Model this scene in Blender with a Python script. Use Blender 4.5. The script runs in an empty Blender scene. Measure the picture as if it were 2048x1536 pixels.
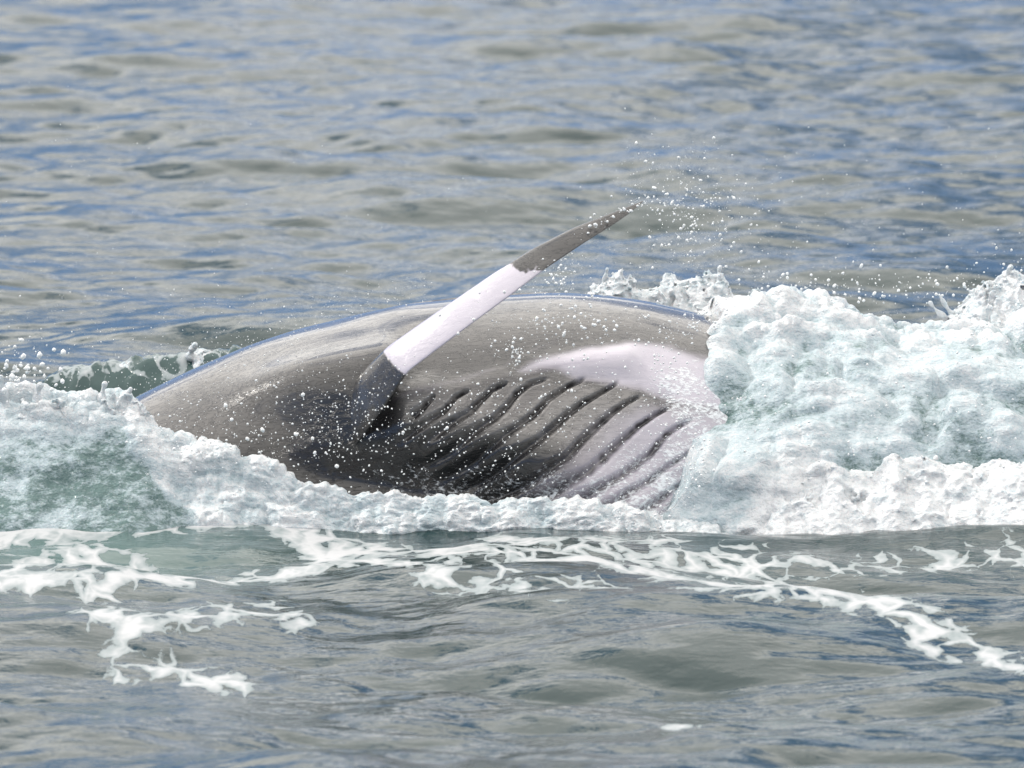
import bpy, math, random
import numpy as np
from mathutils import Vector

S = bpy.context.scene
COL = S.collection
RNG = np.random.default_rng(7)
random.seed(7)

# ------------------------------------------------------------------ camera
CAM_D, CAM_H, PITCH = 22.0, 3.0, math.radians(6.9)
FPX = 12870.0                                   # focal length in pixels of the 2048 px wide photograph
cam = bpy.data.cameras.new('camera')
cam.sensor_width = 36.0
cam.lens = 36.0 * FPX / 2048.0
cam.clip_start, cam.clip_end = 0.5, 20000.0
cam.dof.use_dof = True
cam.dof.focus_distance = 21.5
cam.dof.aperture_fstop = 5.6
cam_ob = bpy.data.objects.new('camera', cam)
cam_ob.location = (0, -CAM_D, CAM_H)
cam_ob.rotation_euler = (math.pi / 2 - PITCH, 0, 0)
COL.objects.link(cam_ob)
S.camera = cam_ob

# ------------------------------------------------------------------ sky and sun
SUN_DIR = Vector((-0.78, 0.20, 0.60)).normalized()      # towards the sun
SUN_EL = math.asin(SUN_DIR.z)
SUN_AZ = math.atan2(SUN_DIR.x, SUN_DIR.y)

world = bpy.data.worlds.new('World')
S.world = world
world.use_nodes = True
nt = world.node_tree
nt.nodes.clear()


def N(tree, kind, **kw):
    n = tree.nodes.new(kind)
    for k, v in kw.items():
        setattr(n, k, v)
    return n


def math_node(tree, op, a, b=None, clamp=False):
    n = N(tree, 'ShaderNodeMath', operation=op, use_clamp=clamp)
    for i, v in enumerate((a, b)):
        if v is None:
            continue
        if isinstance(v, (int, float)):
            n.inputs[i].default_value = v
        else:
            tree.links.new(v, n.inputs[i])
    return n.outputs[0]


def smooth_map(tree, val, lo, hi, a=0.0, b=1.0):
    n = N(tree, 'ShaderNodeMapRange', interpolation_type='SMOOTHSTEP')
    tree.links.new(val, n.inputs['Value'])
    n.inputs['From Min'].default_value, n.inputs['From Max'].default_value = lo, hi
    n.inputs['To Min'].default_value, n.inputs['To Max'].default_value = a, b
    return n.outputs[0]


def mix_col(tree, fac, a, b):
    n = N(tree, 'ShaderNodeMix', data_type='RGBA')
    for sock, v in ((n.inputs[0], fac), (n.inputs[6], a), (n.inputs[7], b)):
        if isinstance(v, (int, float)):
            sock.default_value = v
        elif isinstance(v, tuple):
            sock.default_value = v if len(v) == 4 else (*v, 1)
        else:
            tree.links.new(v, sock)
    return n.outputs[2]


sky = N(nt, 'ShaderNodeTexSky', sky_type='NISHITA', sun_disc=False, sun_elevation=SUN_EL,
        sun_rotation=SUN_AZ, air_density=1.0, dust_density=0.0, ozone_density=2.0, altitude=0.0)
tc = N(nt, 'ShaderNodeTexCoord')
lift = N(nt, 'ShaderNodeVectorMath', operation='ADD')          # clear, deep blue air right down to the sea
lift.inputs[1].default_value = (0, 0, 0.5)
nt.links.new(tc.outputs['Generated'], lift.inputs[0])
nrmz = N(nt, 'ShaderNodeVectorMath', operation='NORMALIZE')
nt.links.new(lift.outputs[0], nrmz.inputs[0])
nt.links.new(nrmz.outputs[0], sky.inputs['Vector'])
sep = N(nt, 'ShaderNodeSeparateXYZ')
nt.links.new(tc.outputs['Generated'], sep.inputs[0])
mp = N(nt, 'ShaderNodeMapping')
mp.inputs['Scale'].default_value = (1.0, 1.0, 2.6)
nt.links.new(tc.outputs['Generated'], mp.inputs[0])
cn = N(nt, 'ShaderNodeTexNoise')
cn.inputs['Scale'].default_value = 3.2
cn.inputs['Detail'].default_value = 6.0
cn.inputs['Roughness'].default_value = 0.55
nt.links.new(mp.outputs[0], cn.inputs['Vector'])
# broken cloud deck overhead, thinning out to clear air low over the sea
cover = smooth_map(nt, sep.outputs['Z'], 0.12, 0.50, -0.14, 0.13)
cm = math_node(nt, 'ADD', cn.outputs['Fac'], cover)
cmask = smooth_map(nt, cm, 0.45, 0.56)
cn2 = N(nt, 'ShaderNodeTexNoise')
cn2.inputs['Scale'].default_value = 5.0
cn2.inputs['Detail'].default_value = 4.0
nt.links.new(mp.outputs[0], cn2.inputs['Vector'])
cloud = mix_col(nt, smooth_map(nt, cn2.outputs['Fac'], 0.3, 0.7), (10.0, 9.8, 9.4), (14.0, 13.4, 12.6))
skyc = mix_col(nt, cmask, sky.outputs[0], cloud)
bg = N(nt, 'ShaderNodeBackground')
bg.inputs['Strength'].default_value = 0.15
nt.links.new(skyc, bg.inputs['Color'])
wo = N(nt, 'ShaderNodeOutputWorld')
nt.links.new(bg.outputs[0], wo.inputs['Surface'])

sun = bpy.data.lights.new('sun', 'SUN')
sun.energy = 2.2
sun.angle = math.radians(2.0)
sun.color = (1.0, 0.95, 0.88)
sun_ob = bpy.data.objects.new('sun', sun)
sun_ob.rotation_euler = (-SUN_DIR).to_track_quat('-Z', 'Y').to_euler()
sun_ob.location = (-20, -20, 25)
COL.objects.link(sun_ob)

S.view_settings.view_transform = 'Standard'
S.view_settings.look = 'None'
S.view_settings.exposure = 0.2
S.view_settings.gamma = 1.0
S.view_settings.use_curve_mapping = False
S.cycles.use_denoising = True
S.cycles.max_bounces = 6
S.cycles.transmission_bounces = 4
S.cycles.caustics_reflective = False
S.cycles.caustics_refractive = False

# ------------------------------------------------------------------ pixel <-> place helpers
CP, SP = math.cos(PITCH), math.sin(PITCH)
FWD = np.array([0, CP, -SP]); UP = np.array([0, SP, CP]); CAMP = np.array([0, -CAM_D, CAM_H])


def project(P):
    """world points (...,3) to photograph pixels"""
    d = P - CAMP
    w = d @ FWD
    return 1024 + FPX * d[..., 0] / w, 768 - FPX * (d @ UP) / w


def at_y(px, py, Y):
    """point on the ray of a pixel at world depth Y"""
    px, py, Y = np.broadcast_arrays(np.asarray(px, float), np.asarray(py, float), np.asarray(Y, float))
    a, b = (px - 1024) / FPX, (768 - py) / FPX
    dx, dy, dz = a, CP + b * SP, -SP + b * CP
    t = (Y + CAM_D) / dy
    return np.stack([t * dx, Y + 0 * t, CAM_H + t * dz], -1)


def sstep(x, a, b):
    t = np.clip((x - a) / (b - a), 0, 1)
    return t * t * (3 - 2 * t)


def interp(x, pts):
    p = np.array(pts, float)
    return np.interp(x, p[:, 0], p[:, 1])


def smooth_interp(x, pts, n=400, k=9):
    """monotone in x, corner-smoothed interpolation"""
    p = np.array(pts, float)
    xs = np.linspace(p[0, 0], p[-1, 0], n)
    ys = np.interp(xs, p[:, 0], p[:, 1])
    ker = np.hanning(2 * k + 3)[1:-1]; ker /= ker.sum()
    pad = np.concatenate([2 * ys[0] - ys[k:0:-1], ys, 2 * ys[-1] - ys[-2:-k - 2:-1]])
    return np.interp(x, xs, np.convolve(pad, ker, 'valid'))


def seg_dist(px, py, line, sy=1.0):
    """distance of pixels to a polyline, with the position along it (0..1) and linear extra value"""
    L = np.array(line, float)
    best = np.full(px.shape, 1e9); tt = np.zeros(px.shape)
    n = len(L) - 1
    for i in range(n):
        ax, ay = L[i, 0], L[i, 1] * sy
        bx, by = L[i + 1, 0], L[i + 1, 1] * sy
        vx, vy = bx - ax, by - ay
        t = np.clip(((px - ax) * vx + (py * sy - ay) * vy) / (vx * vx + vy * vy + 1e-9), 0, 1)
        d = np.hypot(px - ax - t * vx, py * sy - ay - t * vy)
        m = d < best
        best = np.where(m, d, best); tt = np.where(m, (i + t) / n, tt)
    return best, tt


def in_poly(px, py, poly):
    p = np.array(poly, float)
    inside = np.zeros(px.shape, bool)
    j = len(p) - 1
    for i in range(len(p)):
        c = ((p[i, 1] > py) != (p[j, 1] > py)) & (px < (p[j, 0] - p[i, 0]) * (py - p[i, 1]) / (p[j, 1] - p[i, 1] + 1e-12) + p[i, 0])
        inside ^= c
        j = i
    return inside


def soft_poly(px, py, poly, soft):
    d, _ = seg_dist(px, py, poly + [poly[0]])
    sd = np.where(in_poly(px, py, poly), d, -d)
    return sstep(sd, -soft, soft)


def _hash(i, j, k, seed):
    h = i * np.uint32(374761393) + j * np.uint32(668265263) + k * np.uint32(2147483647) + np.uint32((seed * 974634777) & 0xFFFFFFFF)
    h = (h ^ (h >> np.uint32(13))) * np.uint32(1274126177)
    h = (h ^ (h >> np.uint32(16))) * np.uint32(2246822519)
    return ((h ^ (h >> np.uint32(15))) & np.uint32(0xFFFFFF)).astype(np.float32) * np.float32(1 / 0xFFFFFF)


def noise(P, scale=1.0, seed=0):
    """value noise about 0 (-1..1)"""
    q = np.asarray(P, np.float32) * np.float32(scale)
    f = np.floor(q); r = q - f
    r = r * r * r * (r * (r * 6 - 15) + 10)
    i, j, k = (f[..., a].astype(np.int32).astype(np.uint32) for a in range(3))
    out = 0
    for di in (0, 1):
        for dj in (0, 1):
            for dk in (0, 1):
                w = (r[..., 0] if di else 1 - r[..., 0]) * (r[..., 1] if dj else 1 - r[..., 1]) * (r[..., 2] if dk else 1 - r[..., 2])
                out = out + w * _hash(i + np.uint32(di), j + np.uint32(dj), k + np.uint32(dk), seed)
    return out * 2 - 1


def fbm(P, scale, octaves=4, seed=0, gain=0.5):
    s = 0; a = 1.0; t = 0
    for o in range(octaves):
        s = s + a * noise(P, scale * 2.03 ** o, seed + o * 17)
        t += a; a *= gain
    return s / t


def billow(P, scale, octaves=4, seed=0, gain=0.5):
    """rounded lumps with sharp creases, 0..1"""
    s = 0; a = 1.0; t = 0
    for o in range(octaves):
        s = s + a * np.minimum(1, 1.6 * np.abs(noise(P, scale * 2.1 ** o, seed + o * 31)))
        t += a; a *= gain
    return s / t


# ------------------------------------------------------------------ mesh helpers
def grid_mesh(name, P, attrs=None, mat=None, closed_v=False):
    n, m = P.shape[:2]
    me = bpy.data.meshes.new(name)
    me.vertices.add(n * m)
    me.vertices.foreach_set('co', P.reshape(-1).astype(np.float32))
    idx = np.arange(n * m).reshape(n, m)
    if closed_v:
        nxt = np.roll(idx, -1, axis=1)
        q = np.stack([idx[:-1], idx[1:], nxt[1:], nxt[:-1]], -1)
    else:
        q = np.stack([idx[:-1, :-1], idx[1:, :-1], idx[1:, 1:], idx[:-1, 1:]], -1)
    q = q.reshape(-1, 4)
    set_faces(me, q)
    for k, v in (attrs or {}).items():
        a = me.attributes.new(k, 'FLOAT', 'POINT')
        a.data.foreach_set('value', v.reshape(-1).astype(np.float32))
    if mat:
        me.materials.append(mat)
    return me


def set_faces(me, q):
    nf, k = q.shape
    me.loops.add(nf * k)
    me.loops.foreach_set('vertex_index', q.reshape(-1).astype(np.int32))
    me.polygons.add(nf)
    me.polygons.foreach_set('loop_start', np.arange(0, nf * k, k, dtype=np.int32))
    me.polygons.foreach_set('use_smooth', np.ones(nf, bool))
    me.update(calc_edges=True)
    me.validate()


def link(name, me, parent=None, label=None, cat=None, kind=None, group=None):
    o = bpy.data.objects.new(name, me)
    COL.objects.link(o)
    if parent is not None:
        o.parent = parent
    for k, v in (('label', label), ('category', cat), ('kind', kind), ('group', group)):
        if v:
            o[k] = v
    return o


def normals(P):
    du = np.gradient(P, axis=0); dv = np.gradient(P, axis=1)
    n = np.cross(du, dv)
    return n / (np.linalg.norm(n, axis=-1, keepdims=True) + 1e-12)


def ico(sub):
    import bmesh
    bm = bmesh.new()
    bmesh.ops.create_icosphere(bm, subdivisions=sub, radius=1.0)
    bm.verts.ensure_lookup_table()
    v = np.array([p.co[:] for p in bm.verts]); f = np.array([[p.index for p in t.verts] for t in bm.faces])
    bm.free()
    return v, f


ICO1, ICO2 = ico(1), ico(2)


def cloud_of_balls(name, C, R, mat, base=ICO1, stretch=None, attrs=None):
    """many small balls as one mesh; stretch = (n,3) axis vectors scaled by elongation"""
    v, f = base
    n = len(C)
    V = np.repeat(v[None], n, 0) * R[:, None, None]
    if stretch is not None:
        ax = stretch / (np.linalg.norm(stretch, axis=1, keepdims=True) + 1e-9)
        el = np.linalg.norm(stretch, axis=1)
        d = np.einsum('nvk,nk->nv', V, ax)
        V = V + d[..., None] * ax[:, None] * el[:, None, None]
    V = V + C[:, None]
    F = f[None] + (np.arange(n) * len(v))[:, None, None]
    me = bpy.data.meshes.new(name)
    me.vertices.add(n * len(v))
    me.vertices.foreach_set('co', V.reshape(-1).astype(np.float32))
    set_faces(me, F.reshape(-1, 3))
    if mat:
        me.materials.append(mat)
    return me


def merged_blobs(name, C, R, mat, voxel=0.005, stretch=None, rough=0.0, seed=0):
    """balls fused into one wet lumpy skin"""
    me = cloud_of_balls(name + '_raw', C, R, mat, ICO2, stretch)
    o = bpy.data.objects.new(name + '_raw', me)
    COL.objects.link(o)
    r = o.modifiers.new('fuse', 'REMESH'); r.mode = 'VOXEL'; r.voxel_size = voxel
    s = o.modifiers.new('soft', 'SMOOTH'); s.iterations = 3; s.factor = 0.5
    dg = bpy.context.evaluated_depsgraph_get()
    out = bpy.data.meshes.new_from_object(o.evaluated_get(dg))
    bpy.data.objects.remove(o); bpy.data.meshes.remove(me)
    out.name = name
    out.materials.clear(); out.materials.append(mat)
    n = len(out.vertices)
    P = np.empty(n * 3, np.float32); out.vertices.foreach_get('co', P); P = P.reshape(-1, 3).astype(float)
    if rough:
        nn = np.empty(n * 3, np.float32); out.vertices.foreach_get('normal', nn); nn = nn.reshape(-1, 3)
        P = P + nn * (rough * (billow(P, 30, 3, seed)[:, None] - 0.35))
        out.vertices.foreach_set('co', P.reshape(-1).astype(np.float32))
    out.polygons.foreach_set('use_smooth', np.ones(len(out.polygons), bool))
    a = out.attributes.new('white', 'FLOAT', 'POINT')
    a.data.foreach_set('value', np.full(n, 0.9, np.float32))
    out.update()
    return out


# ------------------------------------------------------------------ materials
def new_mat(name):
    m = bpy.data.materials.new(name)
    m.use_nodes = True
    t = m.node_tree
    b = t.nodes['Principled BSDF']
    return m, t, b


def tex_noise(t, vec, scale, detail=4.0, rough=0.55, dist=0.0):
    n = N(t, 'ShaderNodeTexNoise')
    n.inputs['Scale'].default_value = scale
    n.inputs['Detail'].default_value = detail
    n.inputs['Roughness'].default_value = rough
    n.inputs['Distortion'].default_value = dist
    t.links.new(vec, n.inputs['Vector'])
    return n.outputs['Fac']


def mapped(t, scale, rot=(0, 0, 0)):
    c = N(t, 'ShaderNodeTexCoord')
    m = N(t, 'ShaderNodeMapping')
    m.inputs['Scale'].default_value = scale
    m.inputs['Rotation'].default_value = rot
    t.links.new(c.outputs['Object'], m.inputs[0])
    return m.outputs[0]


def attr(t, name):
    a = N(t, 'ShaderNodeAttribute')
    a.attribute_name = name
    return a.outputs['Fac']


def bump(t, height, strength, dist, prev=None):
    b = N(t, 'ShaderNodeBump')
    b.inputs['Strength'].default_value = strength
    b.inputs['Distance'].default_value = dist
    t.links.new(height, b.inputs['Height'])
    if prev is not None:
        t.links.new(prev, b.inputs['Normal'])
    return b.outputs[0]


def make_sea_mat():
    m, t, b = new_mat('sea_water')
    v = mapped(t, (1, 1, 1))
    vs = mapped(t, (1.0, 1.7, 1.0))
    foam_in = attr(t, 'foam')
    vl = mapped(t, (1.1, 0.55, 1.0), (0, 0, 0.15))
    lace = tex_noise(t, vl, 6.0, 5.0, 0.55, 0.4)
    f = math_node(t, 'ADD', foam_in, math_node(t, 'MULTIPLY', math_node(t, 'SUBTRACT', lace, 0.5), 1.7))
    fine = tex_noise(t, vl, 26.0, 4.0, 0.6, 0.4)
    f = math_node(t, 'ADD', f, math_node(t, 'MULTIPLY', math_node(t, 'SUBTRACT', fine, 0.5), 0.45))
    # lacy cells: foam gathers along cell borders, holes open inside
    warp = N(t, 'ShaderNodeTexNoise')
    warp.inputs['Scale'].default_value = 5.0
    warp.inputs['Detail'].default_value = 3.0
    t.links.new(vl, warp.inputs['Vector'])
    wv = N(t, 'ShaderNodeVectorMath', operation='MULTIPLY_ADD')
    t.links.new(warp.outputs['Color'], wv.inputs[0])
    wv.inputs[1].default_value = (0.35, 0.35, 0.0)
    t.links.new(vl, wv.inputs[2])
    cells = N(t, 'ShaderNodeTexVoronoi', feature='DISTANCE_TO_EDGE')
    cells.inputs['Scale'].default_value = 8.5
    t.links.new(wv.outputs[0], cells.inputs['Vector'])
    f = math_node(t, 'ADD', f, math_node(t, 'MULTIPLY', math_node(t, 'SUBTRACT', 0.16, cells.outputs['Distance']), 2.1))
    fm = smooth_map(t, f, 0.44, 0.56)
    deep = mix_col(t, attr(t, 'teal'), (0.016, 0.034, 0.036), (0.14, 0.22, 0.21))
    fshade = mix_col(t, smooth_map(t, f, 0.45, 1.1), (0.22, 0.26, 0.27), (0.45, 0.46, 0.475))
    col = mix_col(t, fm, deep, fshade)
    t.links.new(col, b.inputs['Base Color'])
    t.links.new(smooth_map(t, fm, 0, 1, 0.06, 0.5), b.inputs['Roughness'])
    b.inputs['IOR'].default_value = 1.33
    h1 = tex_noise(t, vs, 9.0, 3.0, 0.5, 0.3)
    h2 = tex_noise(t, vs, 34.0, 3.0, 0.5, 0.2)
    n1 = bump(t, h1, 1.0, 0.0050)
    n2 = bump(t, h2, 1.0, 0.0008, n1)
    n3 = bump(t, fm, 0.4, 0.004, n2)
    t.links.new(n3, b.inputs['Normal'])
    return m


def make_churn_mat():
    """aerated water: teal and glossy where attribute white is 0, foam where it is 1"""
    m, t, b = new_mat('churned_water')
    v = mapped(t, (1, 1, 1))
    w = attr(t, 'white')
    vf = mapped(t, (0.55, 1.0, 1.0), (0, 0.25, 0))
    n1 = tex_noise(t, v, 9.0, 5.0, 0.6, 0.6)
    n2 = tex_noise(t, vf, 50.0, 5.0, 0.65, 0.3)
    n3 = tex_noise(t, vf, 170.0, 3.0, 0.6, 0.3)
    k = math_node(t, 'ADD', w, math_node(t, 'MULTIPLY', math_node(t, 'SUBTRACT', n1, 0.5), 0.8))
    k = math_node(t, 'ADD', k, math_node(t, 'MULTIPLY', math_node(t, 'SUBTRACT', n2, 0.5), 1.25))
    k = math_node(t, 'ADD', k, math_node(t, 'MULTIPLY', math_node(t, 'SUBTRACT', n3, 0.5), 0.7))
    lo = mix_col(t, smooth_map(t, k, -0.1, 0.45), (0.11, 0.175, 0.17), (0.42, 0.495, 0.53))
    col = mix_col(t, smooth_map(t, k, 0.35, 1.0), lo, (0.635, 0.65, 0.665))
    t.links.new(col, b.inputs['Base Color'])
    t.links.new(smooth_map(t, k, 0.2, 1.0, 0.04, 0.16), b.inputs['Roughness'])
    b.inputs['IOR'].default_value = 1.33
    b.inputs['Subsurface Weight'].default_value = 0.25
    b.inputs['Subsurface Radius'].default_value = (0.6, 0.9, 1.0)
    b.inputs['Subsurface Scale'].default_value = 0.012
    h1 = tex_noise(t, vf, 30.0, 4.0, 0.55, 0.2)
    h2 = tex_noise(t, v, 105.0, 3.0, 0.6, 0.0)
    nn = bump(t, h1, 1.0, 0.013)
    nn = bump(t, h2, 1.0, 0.006, nn)
    t.links.new(nn, b.inputs['Normal'])
    return m


def make_drop_mat():
    m, t, b = new_mat('water_drops')
    b.inputs['Base Color'].default_value = (0.93, 0.95, 0.96, 1)
    b.inputs['Roughness'].default_value = 0.08
    b.inputs['IOR'].default_value = 1.33
    b.inputs['Transmission Weight'].default_value = 0.15
    return m


def make_skin_mat():
    m, t, b = new_mat('whale_skin')
    v = mapped(t, (1, 1, 1))
    pale = attr(t, 'pale')
    film = attr(t, 'film')
    spots = tex_noise(t, v, 9.0, 6.0, 0.6, 0.3)
    pm = smooth_map(t, math_node(t, 'ADD', pale, math_node(t, 'MULTIPLY', math_node(t, 'SUBTRACT', spots, 0.5), 0.25)), 0.05, 0.95)
    tone = attr(t, 'tone')
    d0 = mix_col(t, tone, (0.012, 0.012, 0.013), (0.26, 0.245, 0.235))
    d1 = mix_col(t, tone, (0.022, 0.021, 0.023), (0.36, 0.345, 0.335))
    dark = mix_col(t, spots, d0, d1)
    light = mix_col(t, spots, (0.42, 0.39, 0.45), (0.52, 0.49, 0.55))
    col = mix_col(t, pm, dark, light)
    groove = attr(t, 'groove')
    col = mix_col(t, math_node(t, 'MULTIPLY', groove, 0.92, True), col, (0.014, 0.013, 0.015))  # shade inside the throat grooves painted near black
    # thin film of bubbles sliding off the skin
    vs = mapped(t, (0.55, 1.0, 1.0), (0, 0.35, 0))
    sp = tex_noise(t, vs, 95.0, 3.0, 0.7, 0.2)
    sp2 = tex_noise(t, vs, 14.0, 4.0, 0.6, 0.6)
    fl = math_node(t, 'ADD', film, math_node(t, 'MULTIPLY', math_node(t, 'SUBTRACT', sp2, 0.5), 0.8))
    fl = math_node(t, 'ADD', fl, math_node(t, 'MULTIPLY', math_node(t, 'SUBTRACT', sp, 0.5), 1.5))
    fmask = math_node(t, 'MULTIPLY', smooth_map(t, fl, 0.50, 0.85), smooth_map(t, film, 0.0, 0.12))
    col = mix_col(t, fmask, col, (0.70, 0.73, 0.76))
    t.links.new(col, b.inputs['Base Color'])
    b.inputs['Roughness'].default_value = 0.22
    b.inputs['IOR'].default_value = 1.5
    b.inputs['Coat Weight'].default_value = 0.9
    b.inputs['Coat Roughness'].default_value = 0.08
    b.inputs['Coat IOR'].default_value = 1.33
    # fine wrinkles running along the body
    vw = mapped(t, (0.22, 1.0, 1.0), (0, 0.2, 0))
    w1 = tex_noise(t, vw, 55.0, 4.0, 0.6, 1.2)
    w2 = tex_noise(t, vw, 16.0, 4.0, 0.6, 0.8)
    cr = smooth_map(t, math_node(t, 'ABSOLUTE', math_node(t, 'SUBTRACT', w1, 0.5)), 0.0, 0.035)
    cr = math_node(t, 'MULTIPLY', cr, smooth_map(t, pm, 0.0, 0.7, 1.0, 0.08))
    nn = bump(t, w2, 0.6, 0.005)
    nn = bump(t, cr, 0.8, 0.0022, nn)
    nn = bump(t, fmask, 0.5, 0.004, nn)
    t.links.new(nn, b.inputs['Normal'])
    return m


SEA, CHURN, DROP, SKIN = make_sea_mat(), make_churn_mat(), make_drop_mat(), make_skin_mat()


# ------------------------------------------------------------------ sea
def ocean_tile(n, L, lam_peak, lam_min, rms, wind, spread, seed):
    r = np.random.default_rng(seed)
    k1 = 2 * np.pi * np.fft.fftfreq(n, L / n)
    kx, ky = np.meshgrid(k1, k1, indexing='ij')
    k = np.hypot(kx, ky); k[0, 0] = 1
    kp = 2 * np.pi / lam_peak
    sp = k ** -4.0 * np.exp(-1.0 * (kp / k) ** 2) * np.exp(-(k * lam_min / (2 * np.pi)) ** 2)
    cosd = (kx * math.cos(wind) + ky * math.sin(wind)) / k
    sp = sp * (spread + (1 - spread) * cosd ** 4)
    sp[0, 0] = 0
    A = np.sqrt(sp) * (r.normal(size=k.shape) + 1j * r.normal(size=k.shape))
    h = np.fft.ifft2(A)
    dx = np.fft.ifft2(-1j * kx / k * A); dy = np.fft.ifft2(-1j * ky / k * A)
    s = rms / h.real.std()
    return np.stack([h.real * s, dx.real * s, dy.real * s], -1)


def sample_tile(T, L, x, y, ang, off):
    c, s = math.cos(ang), math.sin(ang)
    u = (c * x + s * y + off[0]) / L; v = (-s * x + c * y + off[1]) / L
    n = T.shape[0]
    u = (u % 1) * n; v = (v % 1) * n
    i, j = np.floor(u).astype(int), np.floor(v).astype(int)
    fu, fv = (u - i)[..., None], (v - j)[..., None]
    i %= n; j %= n
    i2, j2 = (i + 1) % n, (j + 1) % n
    h = T[i, j] * (1 - fu) * (1 - fv) + T[i2, j] * fu * (1 - fv) + T[i, j2] * (1 - fu) * fv + T[i2, j2] * fu * fv
    return np.stack([h[..., 0], h[..., 1] * c - h[..., 2] * s, h[..., 1] * s + h[..., 2] * c], -1)


def graded(segs):
    """coordinates from (start, end, step0, step1) segments with geometric step growth"""
    out = []
    for a, b, s0, s1 in segs:
        x = a
        while x < b:
            out.append(x)
            x += s0 + (s1 - s0) * (x - a) / (b - a)
    out.append(segs[-1][1])
    return np.array(out)


def build_sea():
    xs = graded([(0, 2.4, 0.016, 0.016), (2.4, 6.0, 0.02, 0.12), (6, 60, 0.15, 6), (60, 4000, 8, 500)])
    xs = np.concatenate([-xs[:0:-1], xs])
    yb = graded([(7.0, 26.0, 0.024, 0.055), (26, 60, 0.05, 1.5), (60, 6000, 2, 600)])
    yf = graded([(6.5, 20, 0.03, 0.6), (20, 60, 0.8, 6)])
    ym = np.arange(-6.5, 7.0, 0.017)
    ys = np.concatenate([-yf[:0:-1], ym, yb])
    X, Y = np.meshgrid(xs, ys, indexing='ij')
    T1 = ocean_tile(1024, 41.0, 3.2, 0.26, 0.034, math.radians(78), 0.22, 3)
    T2 = ocean_tile(512, 9.7, 0.60, 0.10, 0.0045, math.radians(100), 0.35, 5)
    D = sample_tile(T1, 41.0, X, Y, 0.13, (3.0, 11.0))
    dist = np.hypot(X * 0.8, Y + CAM_D)
    fade1 = 1 - sstep(dist, 80, 220)
    fade2 = 1 - sstep(dist, 40, 62)
    D = D * fade1[..., None] + sample_tile(T2, 9.7, X, Y, -0.4, (1.0, 2.0)) * fade2[..., None]
    # the pushed-up water beside the animal calms the wind chop there
    calm = 1 - 0.60 * np.exp(-((X - 0.1) / 2.6) ** 4 - ((Y + 0.1) / 1.5) ** 4)
    D = D * calm[..., None]
    P = np.stack([X - 0.9 * D[..., 1] * -1, Y - 0.9 * D[..., 2] * -1, D[..., 0]], -1)
    px, py = project(np.stack([X, Y, np.zeros_like(X)], -1))
    near = (np.abs(X) < 8) & (Y > -8) & (Y < 6)
    foam = np.full(X.shape, -0.6); teal = np.zeros(X.shape)

    def streak(line, w, amount, sy=2.2):
        nonlocal foam
        d, _ = seg_dist(px, py, line, sy)
        foam = np.maximum(foam, -0.6 + (0.92 + amount) * np.exp(-(d / (w * 1.95)) ** 2))
    streak([(-300, 1075), (0, 1050), (180, 1028), (360, 1026), (540, 1016), (600, 1045), (700, 1078)], 46, 0.62)
    streak([(700, 1078), (820, 1090), (960, 1108), (1120, 1136), (1300, 1165), (1420, 1190), (1520, 1205)], 46, 0.40)
    streak([(-200, 1130), (60, 1112), (180, 1090), (260, 1108), (150, 1150), (30, 1175)], 44, 0.32)
    streak([(-100, 1190), (150, 1180), (300, 1165), (460, 1145), (600, 1130), (700, 1112), (800, 1130), (900, 1175)], 26, 0.42)
    streak([(100, 1185), (195, 1195), (200, 1235), (290, 1240), (230, 1290)], 32, 0.30)
    streak([(200, 1250), (330, 1240), (420, 1230), (540, 1215), (570, 1235)], 44, 0.28)
    streak([(250, 1310), (330, 1316), (460, 1332)], 34, 0.30)
    streak([(1000, 1078), (1150, 1084), (1350, 1100), (1520, 1110)], 52, 0.28)
    streak([(860, 1150), (960, 1175), (1100, 1200), (1200, 1205)], 50, 0.10)
    streak([(1480, 1195), (1600, 1212), (1760, 1235), (1880, 1275), (2048, 1325), (2300, 1400)], 30, 0.42)
    streak([(1790, 1240), (1820, 1275), (1900, 1310)], 26, 0.25)
    streak([(1500, 1095), (1700, 1108), (1900, 1095), (2100, 1090)], 40, 0.15)
    streak([(1840, 1150), (1900, 1162), (2048, 1180)], 24, 0.1)
    streak([(1850, 1195), (1990, 1215)], 20, 0.1)
    streak([(520, 1526), (740, 1530)], 20, 0.15)
    streak([(1330, 1440), (1400, 1436)], 14, 0.15)
    streak([(1150, 1115), (1400, 1150), (1650, 1185)], 60, 0.02)
    foam = np.where(near, foam, -0.6)
    teal = np.where(near, 0.55 * np.exp(-((px - 150) / 420) ** 2 - ((py - 1080) / 75) ** 2), 0)
    # wave heaped up behind the back, and the low roll in front of the white water
    H = np.zeros(X.shape)
    cy = 0.95 + 0.10 * np.sin(X * 3)
    zr = smooth_interp(px, [(-900, 0.0), (-200, 0.13), (60, 0.18), (180, 0.26), (300, 0.305), (420, 0.335), (520, 0.335), (620, 0.2), (800, 0)])
    rough = 1 + 0.09 * fbm(np.stack([X, 0.4 * Y, 0 * X], -1), 8, 3, 77)
    H += np.where(near, rough * zr * np.exp(-np.abs((Y - cy) / np.where(Y < cy, 0.20, 0.5)) ** 1.7), 0)
    H -= np.where(near, (0.030 + 0.028 * sstep(px, 1200, 1500)) * sstep(px, 300, 700) * np.exp(-((Y + 1.1) / 0.7) ** 2), 0)
    zr2 = smooth_interp(px, [(900, 0), (1150, 0.01), (1400, 0.01), (1700, 0.03), (2048, 0.05), (2500, 0.04), (3200, 0)])
    H += np.where(near, zr2 * np.exp(-((Y + 1.13 - 0.02 * np.sin(X * 7)) / np.where(Y < -1.13, 0.2, 0.09)) ** 2), 0)
    H += np.where(near, 0.022 * fbm(np.stack([X, 0.7 * Y, 0 * X], -1), 2.6, 3, 81) * np.exp(-((Y + 1.1) / 0.5) ** 2), 0)
    wv = near & (Y > 0.3) & (H > 0.05)
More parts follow.
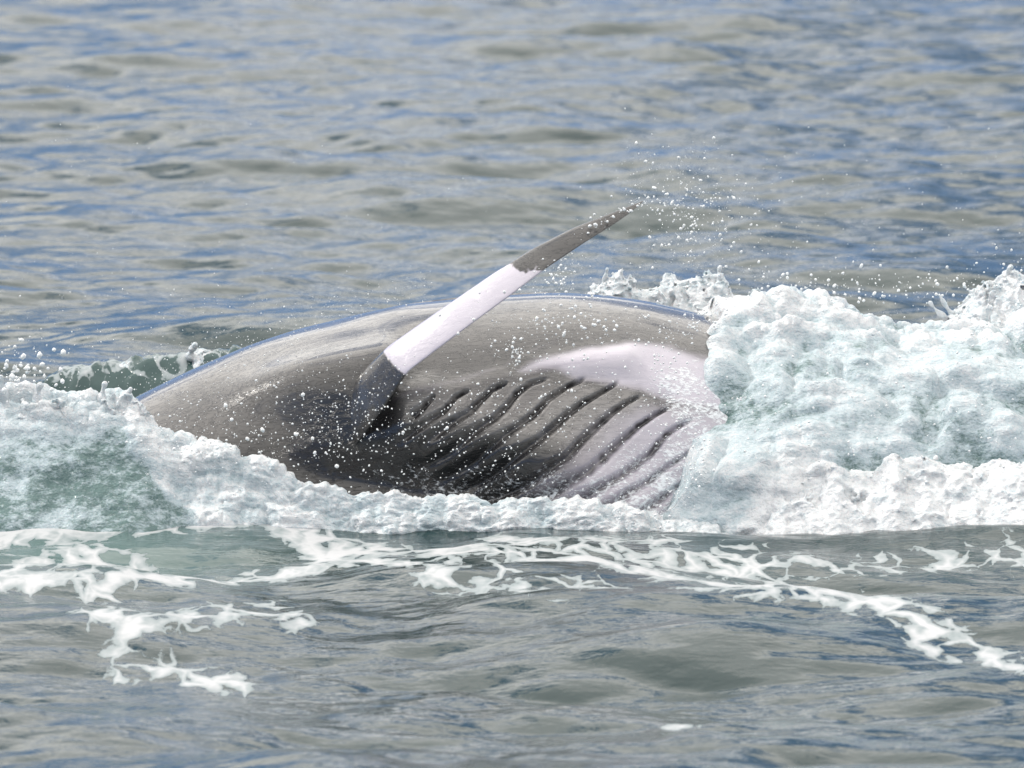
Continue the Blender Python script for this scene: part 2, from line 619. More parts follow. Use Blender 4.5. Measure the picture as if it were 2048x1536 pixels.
    H = H + np.where(wv, 0.03 * (billow(np.stack([X, 0.6 * Y, 0 * X], -1), 20, 2, 79) - 0.4) * sstep(H, 0.05, 0.25), 0)
    P[..., 2] += H
    teal = np.maximum(teal, np.where(near, 0.25 * sstep(zr * np.exp(-((Y - cy) / 0.3) ** 2), 0.05, 0.3), 0))
    foam = np.where(near, np.maximum(foam, 0.40 * sstep(H, 0.14, 0.33) * (Y > 0) + - 0.6 * (H < 0.05)), foam)
    me = grid_mesh('sea', P, {'foam': foam, 'teal': teal}, SEA)
    return link('sea', me, label='choppy grey blue sea with lacy foam streaks around the whale', cat='sea', kind='structure')


build_sea()

# ------------------------------------------------------------------ whale
TOP = [(-2600, 1500), (-1400, 1420), (-700, 1290), (-200, 1080), (0, 950), (120, 875), (200, 828), (275, 785), (370, 738), (490, 690), (600, 652), (700, 627),
       (800, 605), (900, 592), (1000, 584), (1080, 580), (1150, 582), (1230, 588), (1300, 598), (1420, 625), (1500, 665), (1600, 730), (1750, 860), (1900, 1010), (2200, 1250), (2500, 1400)]
BX0, BX1 = -5.0, 2.3


def body_frame(x):
    px = 1024 + 585 * x
    zt = at_y(px, smooth_interp(px, TOP, 900, 9), 0.12)[..., 2]
    a = smooth_interp(x, [(-5.0, 0.02), (-4.6, 0.16), (-3.5, 0.33), (-2.2, 0.52), (-1.2, 0.66), (-0.4, 0.77), (0.3, 0.80), (0.9, 0.74), (1.5, 0.58), (2.0, 0.36), (2.25, 0.15), (2.3, 0.02)], 600, 12)
    b = a * 0.97
    return zt, a, b


GROOVES = [
    [(873, 795), (845, 825), (826, 842)],
    [(944, 779), (912, 797), (889, 828), (850, 852), (800, 880)],
    [(1022, 762), (983, 779), (959, 805), (940, 828), (901, 853), (850, 885)],
    [(1104, 752), (1061, 766), (1034, 785), (1014, 812), (991, 838), (963, 857), (900, 900), (840, 925)],
    [(1178, 750), (1135, 770), (1096, 797), (1069, 828), (1038, 855), (1014, 871), (950, 915), (880, 950)],
    [(1241, 758), (1209, 779), (1166, 805), (1135, 828), (1108, 855), (1077, 885), (1000, 935), (920, 975)],
    [(1291, 783), (1256, 803), (1225, 824), (1194, 852), (1166, 879), (1135, 918), (1060, 965), (960, 1005)],
    [(1346, 809), (1311, 828), (1276, 852), (1241, 883), (1209, 914), (1178, 945), (1100, 990), (1010, 1030)],
    [(1390, 835), (1360, 850), (1334, 867), (1303, 906), (1264, 938), (1225, 965), (1198, 980), (1120, 1030)],
    [(1400, 890), (1334, 934), (1295, 965), (1256, 988), (1225, 1012), (1160, 1050)],
    [(1420, 940), (1350, 977), (1315, 1004), (1287, 1023), (1220, 1070)],
    [(1440, 985), (1380, 1020), (1320, 1060)],
]


def build_body(whale):
    xs = np.concatenate([graded([(BX0, -1.6, 0.06, 0.01)])[:-1], np.arange(-1.6, 1.2, 0.0042), graded([(1.2, BX1, 0.01, 0.04)])])
    th = np.concatenate([np.linspace(-0.6, 1.75, 500, endpoint=False), np.linspace(1.75, 2 * np.pi - 0.6, 60, endpoint=False)])
    X, TH = np.meshgrid(xs, th, indexing='ij')
    zt, a, b = body_frame(xs)
    zt, a, b = zt[:, None], a[:, None], b[:, None]
    e = 2 / 2.12
    c, s = np.cos(TH), np.sin(TH)
    Yc = -b * np.sign(c) * np.abs(c) ** e
    Zc = zt - a + a * np.sign(s) * np.abs(s) ** e
    P = np.stack([X, Yc, Zc], -1)
    P0 = P.copy()
    px, py = project(P0)
    front = (c > -0.1) & (np.abs(X) < 1.9)
    nrm = -normals(P)
    nrm = np.where(((nrm * np.stack([0 * X, Yc, Zc - (zt - a)], -1)).sum(-1, keepdims=True)) < 0, -nrm, nrm)

    def push(amount):
        nonlocal P
        P = P + nrm * np.where(front, amount, 0)[..., None]
    # soft muscle and blubber shapes
    push(0.012 * fbm(P0, 2.2, 2, 3))
    d, t = seg_dist(px, py, [(360, 815), (770, 742)])
    push(0.07 * np.exp(-(d / (45 + 10 * t)) ** 2) * sstep(t, 0.05, 0.7))          # shoulder running into the flipper
    d, t = seg_dist(px, py, [(930, 985), (740, 965), (640, 950), (440, 930)])
    push(-0.10 * np.exp(-(d / 92) ** 2) * (1 - sstep(t, 0.6, 1.0)))                                             # hollow below the root
    d, t = seg_dist(px, py, [(760, 822), (800, 775), (830, 738)])
    push(-0.016 * np.exp(-(d / 24) ** 2))                                            # armpit crease
    d, t = seg_dist(px, py, [(770, 815), (860, 780), (980, 745), (1110, 735), (1250, 720)])
    push(0.020 * np.exp(-(d / 26) ** 2) * sstep(t, 0.0, 0.1))
    d, t = seg_dist(px, py, [(840, 860), (960, 875), (1080, 915), (1170, 960), (1260, 1030)])
    push(0.045 * np.exp(-(d / 62) ** 2))                                             # swollen throat pouch
    d, t = seg_dist(px, py, [(900, 760), (1000, 735), (1100, 745), (1240, 760), (1330, 800)])
    push(-0.012 * np.exp(-(d / 22) ** 2))
    # throat grooves
    gv = np.zeros(X.shape)
    wob = 3.0 * noise(P0, 60, 9) + 3.0 * noise(P0, 25, 10)
    for i, g in enumerate(GROOVES):
        d, t = seg_dist(px, py, g)
        w = (2.4 + 6.5 * sstep(t, 0.05, 0.8)) * (0.75 if i < 2 else 1.0)
        gg = np.exp(-(np.maximum(0, d + wob) / w) ** 2) * sstep(t, 0.0, 0.06) * (1 - sstep(t, 0.88, 1.0))
        gv = np.maximum(gv, gg)
        d2 = np.exp(-(d / (w + 1.5)) ** 2) * sstep(t, 0, 0.12) * (1 - 0.6 * sstep(t, 0.9, 1))
        push(-0.022 * d2)
    # pigment, with shade under the flipper root and pouch painted into tone
    jx = px + 14 * fbm(P0, 9, 3, 21); jy = py + 10 * fbm(P0, 9, 3, 22)
    pale = 0.85 * soft_poly(jx, jy, [(1030, 742), (1110, 716), (1180, 694), (1260, 686), (1330, 692), (1420, 720), (1480, 820), (1360, 812), (1300, 786), (1240, 764), (1180, 752), (1110, 742)], 16)
    pale = np.maximum(pale, 0.30 * soft_poly(jx, jy, [(785, 808), (830, 785), (900, 762), (985, 735), (990, 742), (900, 776), (840, 800), (790, 815)], 9))
    pale = np.maximum(pale, 0.18 * soft_poly(jx, jy, [(985, 735), (1060, 700), (1115, 676), (1118, 682), (1060, 708), (990, 742)], 5))
    belly = sstep(jx + 0.9 * (jy - 850), 1085, 1330) * sstep(jy, 770, 850)
    pale = np.maximum(pale, 0.72 * belly)
    pale = np.where(front, pale, 0)
    gv = np.where(front, gv, 0)
    tone = 0.20 + 0.08 * fbm(P0 * np.array([0.4, 1, 1]), 4, 3, 30)
    tone = tone + 0.40 * soft_poly(jx, jy, [(800, 800), (900, 765), (1000, 745), (1160, 755), (1300, 790), (1230, 890), (1110, 900), (1000, 885), (900, 862), (830, 850)], 26)
    tone = tone * (1 - 0.93 * soft_poly(jx, jy, [(560, 850), (640, 795), (720, 765), (800, 700), (835, 735), (770, 820), (830, 862), (960, 880), (1060, 905), (1000, 1010), (800, 1040), (600, 960), (420, 900)], 38))  # black skin, plus shade of the overhang below the flipper root painted in
    tone = tone * (1 - 0.75 * soft_poly(jx, jy, [(1000, 890), (1110, 905), (1180, 960), (1180, 1100), (800, 1100), (900, 960)], 40))  # dark skin, plus painted shade where the throat turns under the pouch
    film = interp(px, [(300, 0.0), (520, 0.08), (680, 0.25), (800, 0.42), (1000, 0.50), (1150, 0.55), (1290, 0.62), (1450, 0.7)]) * \
        sstep(py - interp(px, [(300, 850), (600, 880), (800, 870), (1000, 885), (1150, 890), (1300, 850), (1400, 800)]), -30, 90)
    edge_x = interp(py, [(560, 1500), (628, 1440), (640, 1390), (668, 1355), (715, 1325), (770, 1335), (815, 1352), (870, 1392), (920, 1402), (975, 1385), (1020, 1350), (1050, 1285)])
    film = np.maximum(film, 0.62 * sstep(px - edge_x, -70, 5) * sstep(py, 660, 760))
    film = np.where(front, film, 0)
    gv = gv * (1 - 0.15 * sstep(film, 0.2, 0.6))
    me = grid_mesh('body', P, {'pale': pale, 'groove': gv, 'film': film, 'tone': tone}, SKIN, closed_v=True)
    return link('body', me, whale)


def build_flipper(whale):
    line = [(640, 905), (690, 850), (740, 790), (800, 717), (900, 644), (1000, 573), (1080, 517), (1160, 470), (1225, 437), (1262, 417), (1287, 402)]
    wid = [92, 92, 80, 61, 57, 53, 45, 34, 21, 11, 1.0]
    dep = [-0.28, -0.49, -0.60, -0.66, -0.70, -0.71, -0.70, -0.67, -0.63, -0.60, -0.58]
    n = 260
    L = np.array(line, float)
    seg = np.concatenate([[0], np.cumsum(np.hypot(*np.diff(L, axis=0).T))]); seg /= seg[-1]
    u = np.linspace(0, 1, n)

    def si(vals):
        ys = np.interp(np.linspace(0, 1, 500), seg, vals)
        k = np.hanning(31)[1:-1]; k /= k.sum(); h = len(k) // 2
        pad = np.concatenate([2 * ys[0] - ys[h:0:-1], ys, 2 * ys[-1] - ys[-2:-h - 2:-1]])
        return np.interp(u, np.linspace(0, 1, 500), np.convolve(pad, k, 'valid'))
    cx, cy, w, Y = si(L[:, 0]), si(L[:, 1]), si(wid), si(dep)
    w[-1] = 0.4
    C = at_y(cx, cy, Y)
    T = np.gradient(C, axis=0); T /= np.linalg.norm(T, axis=1, keepdims=True)
    side = np.cross(T, np.array([0, 1.0, 0])); side /= np.linalg.norm(side, axis=1, keepdims=True)   # across the blade as seen
    deep = np.cross(side, T)
    half = w * 0.5 / 585
    th = np.linspace(0, 2 * np.pi, 72, endpoint=False)
    # aerofoil section: rounded leading edge, thin trailing edge, the blade turned about 55 degrees
    ch, tk = np.cos(th), np.sin(th)
    prof = tk * (0.30 + 0.13 * ch)
    rot = math.radians(55)
    sa = ch * math.cos(rot) - prof * math.sin(rot)
    sd = ch * math.sin(rot) + prof * math.cos(rot)
    k = np.abs(sa).max()
    sa, sd = sa / k, sd / k
    P = C[:, None] + half[:, None, None] * (side[:, None] * sa[None, :, None] + deep[:, None] * sd[None, :, None])
    q = P.copy()
    along = np.repeat(u[:, None], len(th), 1)
    acr = np.repeat(sa[None], n, 0)
    sgn = np.sign((side @ np.array([0, 0, 1.0])).mean())
    top = acr * sgn                                     # +1 on the edge that faces up
    s0 = np.interp(795, cx, u); s1 = np.interp(1050, cx, u)
    wob = 0.012 * fbm(q, 26, 3, 5)
    lo = sstep(along + 0.012 * top + 0.3 * wob, s0 - 0.006, s0 + 0.006)
    hi = sstep(along + 0.045 * top + 2.2 * wob + 0.012 * noise(q * np.array([1, 1, 1]), 60, 8), s1 - 0.012, s1 + 0.016)
    pale = 1.6 * lo * (1 - hi)
    me = grid_mesh('flipper', P, {'pale': pale, 'groove': np.zeros(pale.shape), 'film': np.zeros(pale.shape), 'tone': 0.05 + 0.06 * sstep(along, s1 - 0.05, s1 + 0.05) + 0.10 * fbm(q, 12, 2, 44)}, SKIN, closed_v=True)
    return link('flipper', me, whale, label='raised pointed flipper with a white band')


whale = bpy.data.objects.new('whale', None)
COL.objects.link(whale)
whale['label'] = 'dark grey whale rolling on its side with one flipper raised above the waves'
whale['category'] = 'whale'
build_body(whale)
build_flipper(whale)


# ------------------------------------------------------------------ white water
def foam_right():
    xs = np.arange(0.25, 3.3, 0.0058)
    th = np.linspace(-0.16, 2.9, 330)
    X, TH = np.meshgrid(xs, th, indexing='ij')
    px0 = 1024 + 585 * X
    top = [(1170, 1010), (1240, 860), (1300, 745), (1350, 672), (1400, 642), (1440, 622), (1500, 603), (1560, 592), (1640, 603), (1700, 622), (1780, 645), (1860, 655), (1950, 662), (2048, 660), (2300, 700), (2600, 830), (2960, 1060)]
    zt = at_y(px0, smooth_interp(px0, top, 900, 7), 0.0)[..., 2]
    zc = -0.12
    a = np.maximum(0.02, zt - zc)
    b = smooth_interp(px0, [(1170, 0.80), (1300, 0.90), (1500, 0.99), (1800, 1.03), (2100, 1.03), (2600, 0.9), (2960, 0.6)])
    c, s = np.cos(TH), np.sin(TH)
    e = 2 / 1.45
    P = np.stack([X, -b * np.sign(c) * np.abs(c) ** e, zc + a * np.sign(s) * np.abs(s) ** e], -1)
    px, py = project(P)
    nrm = normals(P)
    nrm = np.where((nrm[..., 2:3] < 0), -nrm, nrm)
    big = billow(P + 0.05 * np.stack([noise(P, 6, 1), noise(P, 6, 2), noise(P, 6, 3)], -1), 3.2, 2, 40)
    mid = billow(P, 8.5, 3, 41)
    fine = billow(P, 30, 3, 42)
    low = sstep(py, 850, 960) * sstep(px, 1480, 1620)
    flow = fbm(P * np.array([0.5, 1, 1]), 9, 3, 43)
    rag = np.clip(low + sstep(690 - py, -30, 40), 0, 1)
    P = P + nrm * (0.10 * (big - 0.45) + 0.035 * flow + (0.012 + 0.034 * rag) * (mid - 0.4) + (0.005 + 0.008 * rag) * (fine - 0.4))[..., None]
    # edge where the water slides off the skin
    edge = [(1500, 560), (1440, 628), (1390, 640), (1355, 668), (1325, 715), (1335, 770), (1352, 815), (1392, 870), (1402, 920), (1385, 975), (1350, 1020), (1285, 1050), (1200, 1200)]
    ex = interp(py + 0 * px, [(p[1], p[0]) for p in edge])
    d = (px - ex) + 22 * fbm(P, 7, 3, 50)
    sink = np.where(d < 0, np.clip(-d / 120, 0, 1), 0) * (TH < 1.9)
    P = P + np.stack([0 * X, 0.35 * sink * (c > -0.2), -0.12 * sink], -1)
    white = 0.37 + 0.40 * flow + 0.50 * low * sstep(big, 0.25, 0.6) + 0.40 * np.exp(-((py - 640) / 60) ** 2) * sstep(mid, 0.1, 0.6) \
        + 0.35 * np.exp(-(d / 60) ** 2) * sstep(700 - py, -60, 60) + 0.22 * (big - 0.45) + 0.30 * (mid - 0.4) + 0.6 * sstep(py, 960, 1030) * sstep(px, 1460, 1540)
    me = grid_mesh('white_water', P, {'white': white}, CHURN)
    link('white_water', me, label='pale icy heap of churned water pouring over the whale head', cat='white water', kind='stuff')
    return


def foam_front():
    xs = np.arange(-3.2, 0.75, 0.0058)
    t = np.linspace(-1.25, 1.2, 190)
    X, T = np.meshgrid(xs, t, indexing='ij')
    px0 = 1024 + 595 * X
    ridge = [(-900, 1060), (-500, 960), (-200, 830), (0, 800), (90, 796), (200, 792), (262, 800), (300, 838), (330, 880), (400, 905), (470, 912), (530, 940), (600, 972), (660, 992), (760, 1003), (900, 1012), (1000, 1015), (1080, 1008), (1150, 1026), (1290, 1043), (1360, 1066), (1480, 1085)]
    yr = smooth_interp(px0, [(-900, -0.55), (0, -0.66), (260, -0.70), (420, -0.80), (600, -0.86), (1000, -0.90), (1480, -0.96)])
    zr = at_y(px0, smooth_interp(px0, ridge, 900, 5), yr)[..., 2] + 0.02
    wf = smooth_interp(px0, [(-900, 0.45), (300, 0.40), (380, 0.26), (560, 0.18), (800, 0.12), (1480, 0.10)])
    wb = smooth_interp(px0, [(-900, 0.5), (300, 0.34), (560, 0.16), (1480, 0.12)])
    w = np.where(T < 0, wf, wb)
    prof = np.exp(-np.abs(T * 1.55) ** np.where(T < 0, 1.55, 1.8))
    P = np.stack([X, yr + T * w, -0.05 + (zr + 0.05) * prof - 0.10 * np.abs(T) ** 4], -1)
    px, py = project(P)
    nrm = normals(P); nrm = np.where(nrm[..., 2:3] < 0, -nrm, nrm)
    bx = 262 + 0.63 * np.clip(py - 870, 0, 200) + 45 * fbm(P, 6, 3, 67)
    face = sstep(bx - px, -22, 26) * sstep(-T, 0.12, 0.4)          # smooth teal wave face at the left
    big = billow(P, 5, 2, 60); mid = billow(P, 12, 3, 61); fine = billow(P, 34, 3, 62)
    amp = 1 - 0.8 * face
    P = P + nrm * (amp * (0.055 * (big - 0.4) + 0.035 * (mid - 0.4) + 0.012 * (fine - 0.4)) + 0.018 * face * fbm(P, 9, 3, 66))[..., None]
    white = 0.62 + 0.5 * (mid - 0.35) + 0.25 * (big - 0.4)
    white = white * (1 - face) + face * (0.10 + 0.35 * fbm(P, 8, 3, 63) + 0.75 * sstep(-T, 0.42, 0.12))
    white = np.maximum(white, 0.8 * np.exp(-((px - bx - 18) / 24) ** 2) * sstep(mid, 0.05, 0.4) * (T < 0))
    me = grid_mesh('breaking_wave', P, {'white': white}, CHURN)
    link('breaking_wave', me, label='foamy wave breaking along the whale flank with a teal face', cat='wave', kind='stuff')


foam_right()
foam_front()


def along(line, n, jit):
    L = np.array(line, float)
    s = np.concatenate([[0], np.cumsum(np.hypot(*np.diff(L, axis=0).T))])
    u = RNG.uniform(0, s[-1], n)
    return np.interp(u, s, L[:, 0]) + RNG.normal(0, jit, n), np.interp(u, s, L[:, 1])


def surface_nets(F, origin, h):
    """smooth skin of F > 0 on a regular grid: vertices and quads"""
    inside = F > 0
    n0, n1, n2 = (k - 1 for k in F.shape)
    cnt = np.zeros((n0, n1, n2), np.int8)
    for i in (0, 1):
        for j in (0, 1):
            for k in (0, 1):
                cnt += inside[i:i + n0, j:j + n1, k:k + n2]
    act = (cnt > 0) & (cnt < 8)
    I = np.argwhere(act)
    acc = np.zeros((len(I), 3)); num = np.zeros(len(I))
    for ax in range(3):
        o = [a for a in range(3) if a != ax]
        for u in (0, 1):
            for v in (0, 1):
                p = np.zeros(3, int); p[o[0]] = u; p[o[1]] = v
                q = p.copy(); q[ax] = 1
                A = I + p; B = I + q
                fa, fb = F[A[:, 0], A[:, 1], A[:, 2]], F[B[:, 0], B[:, 1], B[:, 2]]
                m = (fa > 0) != (fb > 0)
                t = np.where(m, fa / np.where(m, fa - fb, 1), 0)
                pos = np.repeat(p[None].astype(float), len(I), 0); pos[:, ax] = t
                acc += pos * m[:, None]; num += m
    V = origin + (I + acc / num[:, None]) * h
    idx = np.full(act.shape, -1, np.int64)
    idx[act] = np.arange(len(I))
    quads = []
    for ax in range(3):
        o = [(ax + 1) % 3, (ax + 2) % 3]
        sl = [slice(None)] * 3; sl[ax] = slice(0, -1); s2 = [slice(None)] * 3; s2[ax] = slice(1, None)
        a_, b_ = inside[tuple(sl)], inside[tuple(s2)]
        E = np.argwhere(a_ != b_)
        ok = (E[:, o[0]] > 0) & (E[:, o[1]] > 0) & (E[:, o[0]] < F.shape[o[0]] - 1) & (E[:, o[1]] < F.shape[o[1]] - 1)
        E = E[ok]
        flip = b_[E[:, 0], E[:, 1], E[:, 2]]
        c = []
        for du, dv in ((1, 1), (0, 1), (0, 0), (1, 0)):
            c0 = E.copy(); c0[:, o[0]] -= du; c0[:, o[1]] -= dv
            c.append(idx[c0[:, 0], c0[:, 1], c0[:, 2]])
        q = np.stack(c, -1)
        q[flip] = q[flip][:, ::-1]
        quads.append(q[(q >= 0).all(1)])
    return V, np.concatenate(quads)


def crest(name, line, Y, thick, label, wy=0.10, h=0.0045, a1=0.035, a2=0.028, white=0.85, seed=0, fingers=(), lean=0.0, Ys=None):
    """torn crest of water: a noisy skin heaped under a top line given in pixels at depth Y"""
    L = np.array(line, float)
    th = thick / 585.0
    x0 = at_y(L[0, 0], 800, Y)[0] - 0.03; x1 = at_y(L[-1, 0], 800, Y)[0] + 0.03
    z1 = at_y(1024, L[:, 1].min(), Y)[2] + 0.09; z0 = at_y(1024, L[:, 1].max() + thick, Y)[2] - 0.02
    xs, ys, zs = np.arange(x0, x1, h), np.arange(Y - wy - 0.07 - 0.12 * (Ys is not None) + min(0, lean) * th, Y + wy + 0.07 + 0.12 * (Ys is not None) + max(0, lean) * th, h), np.arange(z0, z1, h)
    G = np.stack(np.meshgrid(xs, ys, zs, indexing='ij'), -1)
    px, py = project(G)
    top = np.interp(px[:, 0, 0], L[:, 0], L[:, 1])[:, None, None] + (12 * noise(np.stack([xs, 0 * xs, 0 * xs], -1), 16, seed))[:, None, None]
    v = (py - top) / 585.0 - 0.015
    Yx = (0 if Ys is None else np.interp(px[:, 0, 0], [p[0] for p in Ys], [p[1] for p in Ys]) - Y) + 0 * xs
    yy = (G[..., 1] - Y - Yx[:, None, None] - lean * v) / wy
    FB = np.clip(v - yy ** 2 * 0.09, -0.2, 0.2)
    FB = np.minimum(FB, th - v)
    band = np.abs(FB) < 0.075
    FULL, G3, F, G = FB, G, FB[band], G[band]
    W = G + 0.02 * np.stack([noise(G, 22, seed + 1), noise(G, 22, seed + 2), noise(G, 22, seed + 3)], -1)
    F = F + a1 * fbm(W, 15, 2, seed + 4) + a2 * (0.75 - 2 * np.abs(fbm(W * np.array([1, 1, 0.7]), 34, 2, seed + 8))) - 0.010 \
        + 0.010 * noise(G, 90, seed + 12)
    FULL[band] = np.minimum(F, (th - v)[band])
    F, G = FULL, G3
    for (fx, fy, tx, ty, r0, r1) in fingers:
        A = at_y(fx, fy, Y); B = at_y(tx, ty, Y - 0.02)
        d = B - A
        t = np.clip(((G - A) @ d) / (d @ d), 0, 1)
        bend = 0.006 * np.sin(t * 3 + fx)
        D = G - (A + t[..., None] * d); D[..., 0] += bend
        r = (r0 + (r1 - r0) * t) * (1 + 0.3 * np.sin(t * 8 + fy)) + 0.003 * sstep(t, 0.8, 1)
        F = np.maximum(F, (r - np.linalg.norm(D, axis=-1)) * 1.0)
    F[0] = F[-1] = -1; F[:, 0] = F[:, -1] = -1; F[:, :, 0] = F[:, :, -1] = -1
    V, Q = surface_nets(F, np.array([x0, ys[0], z0]), h)
    me = bpy.data.meshes.new(name)
    me.vertices.add(len(V))
    me.vertices.foreach_set('co', V.reshape(-1).astype(np.float32))
    set_faces(me, Q)
    me.materials.append(CHURN)
    w = white + 0.25 * fbm(V, 20, 2, seed + 20)
    a = me.attributes.new('white', 'FLOAT', 'POINT')
    a.data.foreach_set('value', w.astype(np.float32))
    return link(name, me, label=label, cat='splash', kind='stuff')


crest('splash_crest', [(1150, 600), (1190, 565), (1240, 560), (1290, 565), (1340, 556), (1390, 548), (1440, 550), (1470, 580), (1510, 590), (1560, 592), (1640, 610)], 0.75, 90,
      'white splash crest behind the whale back beside the flipper tip spray', seed=100,
      fingers=[(1208, 575, 1211, 538, 0.010, 0.005), (1438, 560, 1443, 535, 0.012, 0.005)])
crest('splash_crest', [(1850, 665), (1885, 630), (1915, 606), (1950, 585), (1985, 560), (2020, 546), (2060, 548), (2140, 580), (2250, 650)], 0.35, 150,
      'tall white splash rising above the pale churned water away from the whale', wy=0.13, seed=130,
      fingers=[(1890, 640, 1864, 606, 0.012, 0.005), (1905, 625, 1876, 590, 0.012, 0.004), (1960, 595, 1930, 572, 0.012, 0.004), (2010, 560, 2024, 534, 0.014, 0.006)])
crest('splash_crest', [(-300, 830), (-100, 806), (0, 808), (100, 800), (200, 792), (260, 796), (296, 830), (330, 890), (350, 940)], -0.72, 90,
      'ragged white crest on the teal wave at the whale tail end', wy=0.10, seed=160, lean=0.6,
      fingers=[(12, 820, 4, 755, 0.022, 0.010), (75, 810, 82, 772, 0.018, 0.008), (200, 810, 213, 768, 0.020, 0.006), (240, 812, 258, 778, 0.022, 0.005), (58, 745, 88, 728, 0.008, 0.009), (-8, 682, 22, 700, 0.017, 0.008), (325, 885, 331, 862, 0.010, 0.004)])
crest('splash_crest', [(310, 930), (400, 918), (470, 915), (520, 915), (560, 945), (640, 985), (700, 996), (800, 1006), (900, 1012), (1000, 1012), (1075, 996), (1095, 1004), (1130, 1026), (1200, 1034), (1270, 1038), (1310, 1062)], -0.90, 60,
      'thin bubbling foam line along the waterline below the throat grooves', wy=0.05, a1=0.022, a2=0.02, h=0.004, seed=190, Ys=[(300, -0.74), (450, -0.78), (600, -0.86), (1300, -0.92)], lean=0.3)
crest('splash_crest', [(150, 765), (220, 730), (280, 712), (330, 708), (372, 718), (382, 696), (395, 690), (430, 694), (500, 694)], 0.95, 40,
      'small glittering crest on the dark wave behind the whale back', wy=0.05, a1=0.018, a2=0.016, h=0.004, seed=220, white=0.7, lean=-0.3, Ys=[(p, 0.95 + 0.10 * math.sin(3 * (p - 1024) / 560)) for p in range(100, 560, 20)], fingers=[(384, 712, 388, 690, 0.016, 0.010)])
crest('splash_crest', [(1530, 1000), (1600, 950), (1680, 930), (1740, 935), (1800, 915), (1860, 910), (1900, 930), (1960, 912), (2048, 905), (2200, 930)], -0.86, 200,
      'soft billowing white foam at the foot of the churned water', wy=0.13, h=0.006, a1=0.05, a2=0.012, seed=250, white=0.95, lean=-0.35)
crest('splash_crest', [(1380, 1066), (1500, 1078), (1640, 1082), (1720, 1088), (1800, 1082), (1900, 1076), (2000, 1070), (2150, 1066)], -1.14, 36,
      'little foam curl on the low dark wave in front of the churned water', wy=0.04, a1=0.016, a2=0.014, h=0.004, seed=280)
crest('splash_crest', [(1325, 745), (1350, 680), (1400, 648), (1450, 628), (1520, 606), (1600, 602), (1700, 630)], 0.02, 95,
      'bubbly white rim of water curling over the whale snout', wy=0.07, seed=310, white=0.7, lean=-1.25)


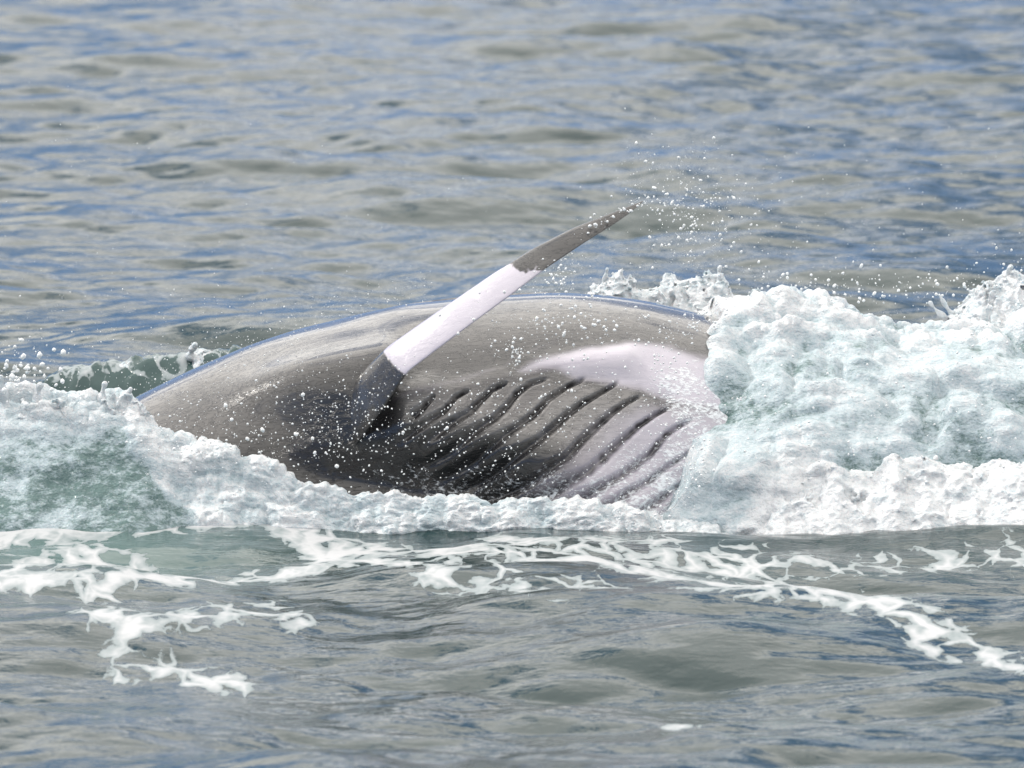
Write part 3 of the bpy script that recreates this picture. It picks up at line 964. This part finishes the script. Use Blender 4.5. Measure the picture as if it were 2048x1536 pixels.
# ------------------------------------------------------------------ flying drops
def drops():
    C, R, ST = [], [], []

    def add(x, y, Y, r, st=None):
        C.append(at_y(x, y, Y)); R.append(r)
        ST.append(np.zeros((len(r), 3)) if st is None else st)

    def sizes(n, lo, hi, p=3.0):
        return lo + (hi - lo) * RNG.uniform(0, 1, n) ** p
    # spray thrown off the flipper tip
    n = 420
    x = RNG.normal(1385, 62, n); y = RNG.normal(440, 62, n) + 0.25 * (x - 1385)
    add(x, y, RNG.normal(-0.55, 0.12, n), sizes(n, 0.0010, 0.0058))
    n = 130
    add(RNG.normal(1420, 120, n), RNG.normal(380, 70, n), RNG.normal(-0.5, 0.15, n), sizes(n, 0.0010, 0.0034))
    x, y = along([(1290, 398), (1255, 418), (1200, 445), (1150, 470)], 60, 5)
    add(x, y + RNG.normal(0, 6, 60), RNG.normal(-0.68, 0.02, 60), sizes(60, 0.0012, 0.0060))
    # dripping from the flipper
    for cx, cy, sx, sy, n in ((1120, 545, 22, 22, 70), (1130, 640, 55, 38, 190), (1035, 712, 10, 24, 50), (1060, 720, 60, 40, 90), (1230, 650, 70, 40, 90), (1010, 640, 60, 30, 50)):
        add(RNG.normal(cx, sx, n), RNG.normal(cy, sy, n), RNG.normal(-0.85, 0.06, n), sizes(n, 0.0012, 0.0058))
    # fine mist over the flank and in front of it
    n = 1500
    add(RNG.uniform(280, 1400, n), RNG.normal(870, 75, n), RNG.normal(-0.98, 0.06, n), sizes(n, 0.0009, 0.0036))
    n = 380
    add(RNG.normal(700, 130, n), RNG.normal(830, 60, n), RNG.normal(-0.98, 0.06, n), sizes(n, 0.0008, 0.0034))
    n = 300
    x, y = along([(280, 780), (500, 680), (700, 620), (860, 590)], n, 10)
    add(x, y + RNG.normal(-8, 22, n), RNG.normal(-0.4, 0.2, n), sizes(n, 0.0008, 0.0026))
    # thrown up at the left
    n = 110
    add(RNG.normal(35, 50, n), RNG.normal(745, 35, n), RNG.normal(-0.75, 0.08, n), sizes(n, 0.002, 0.0105, 2.0))
    n = 420
    add(RNG.uniform(-120, 640, n), 780 - np.abs(RNG.normal(0, 120, n)), RNG.normal(-0.6, 0.3, n), sizes(n, 0.0008, 0.0028))
    n = 200
    add(RNG.uniform(-100, 1000, n), RNG.uniform(150, 640, n), RNG.normal(-0.6, 0.3, n), sizes(n, 0.0007, 0.0018))
    # over the white water at the right
    n = 260
    x, y = along([(1500, 570), (1700, 590), (1860, 600), (2048, 530)], n, 20)
    add(x, y - np.abs(RNG.normal(0, 40, n)) + 15, RNG.normal(0.1, 0.25, n), sizes(n, 0.0012, 0.0062))
    n = 260
    add(RNG.uniform(1200, 2100, n), RNG.uniform(250, 620, n), RNG.normal(-0.2, 0.3, n), sizes(n, 0.0007, 0.0022))
    n = 500
    add(RNG.uniform(1300, 2060, n), RNG.normal(780, 110, n), RNG.normal(-0.95, 0.05, n), sizes(n, 0.0010, 0.0045))
    n = 420
    x, y = along([(1440, 628), (1355, 668), (1325, 715), (1335, 770), (1352, 815), (1392, 870), (1402, 920), (1385, 975), (1350, 1020), (1285, 1050)], n, 20)
    add(x - 8, y + RNG.normal(0, 12, n), RNG.normal(-0.98, 0.03, n), sizes(n, 0.0010, 0.0050))
    # big soft drops near the waterline
    n = 40
    add(RNG.uniform(250, 900, n), RNG.normal(880, 40, n), RNG.normal(-1.0, 0.04, n), sizes(n, 0.003, 0.0075, 1.5))
    Cc, Rr = np.concatenate(C), np.concatenate(R)
    st = RNG.normal(0, 0.22, (len(Rr), 3))
    me = cloud_of_balls('spray', Cc, Rr, DROP, ICO1, st)
    link('spray', me, label='white spray and flying drops thrown up around the whale and flipper', cat='spray', kind='stuff')


drops()
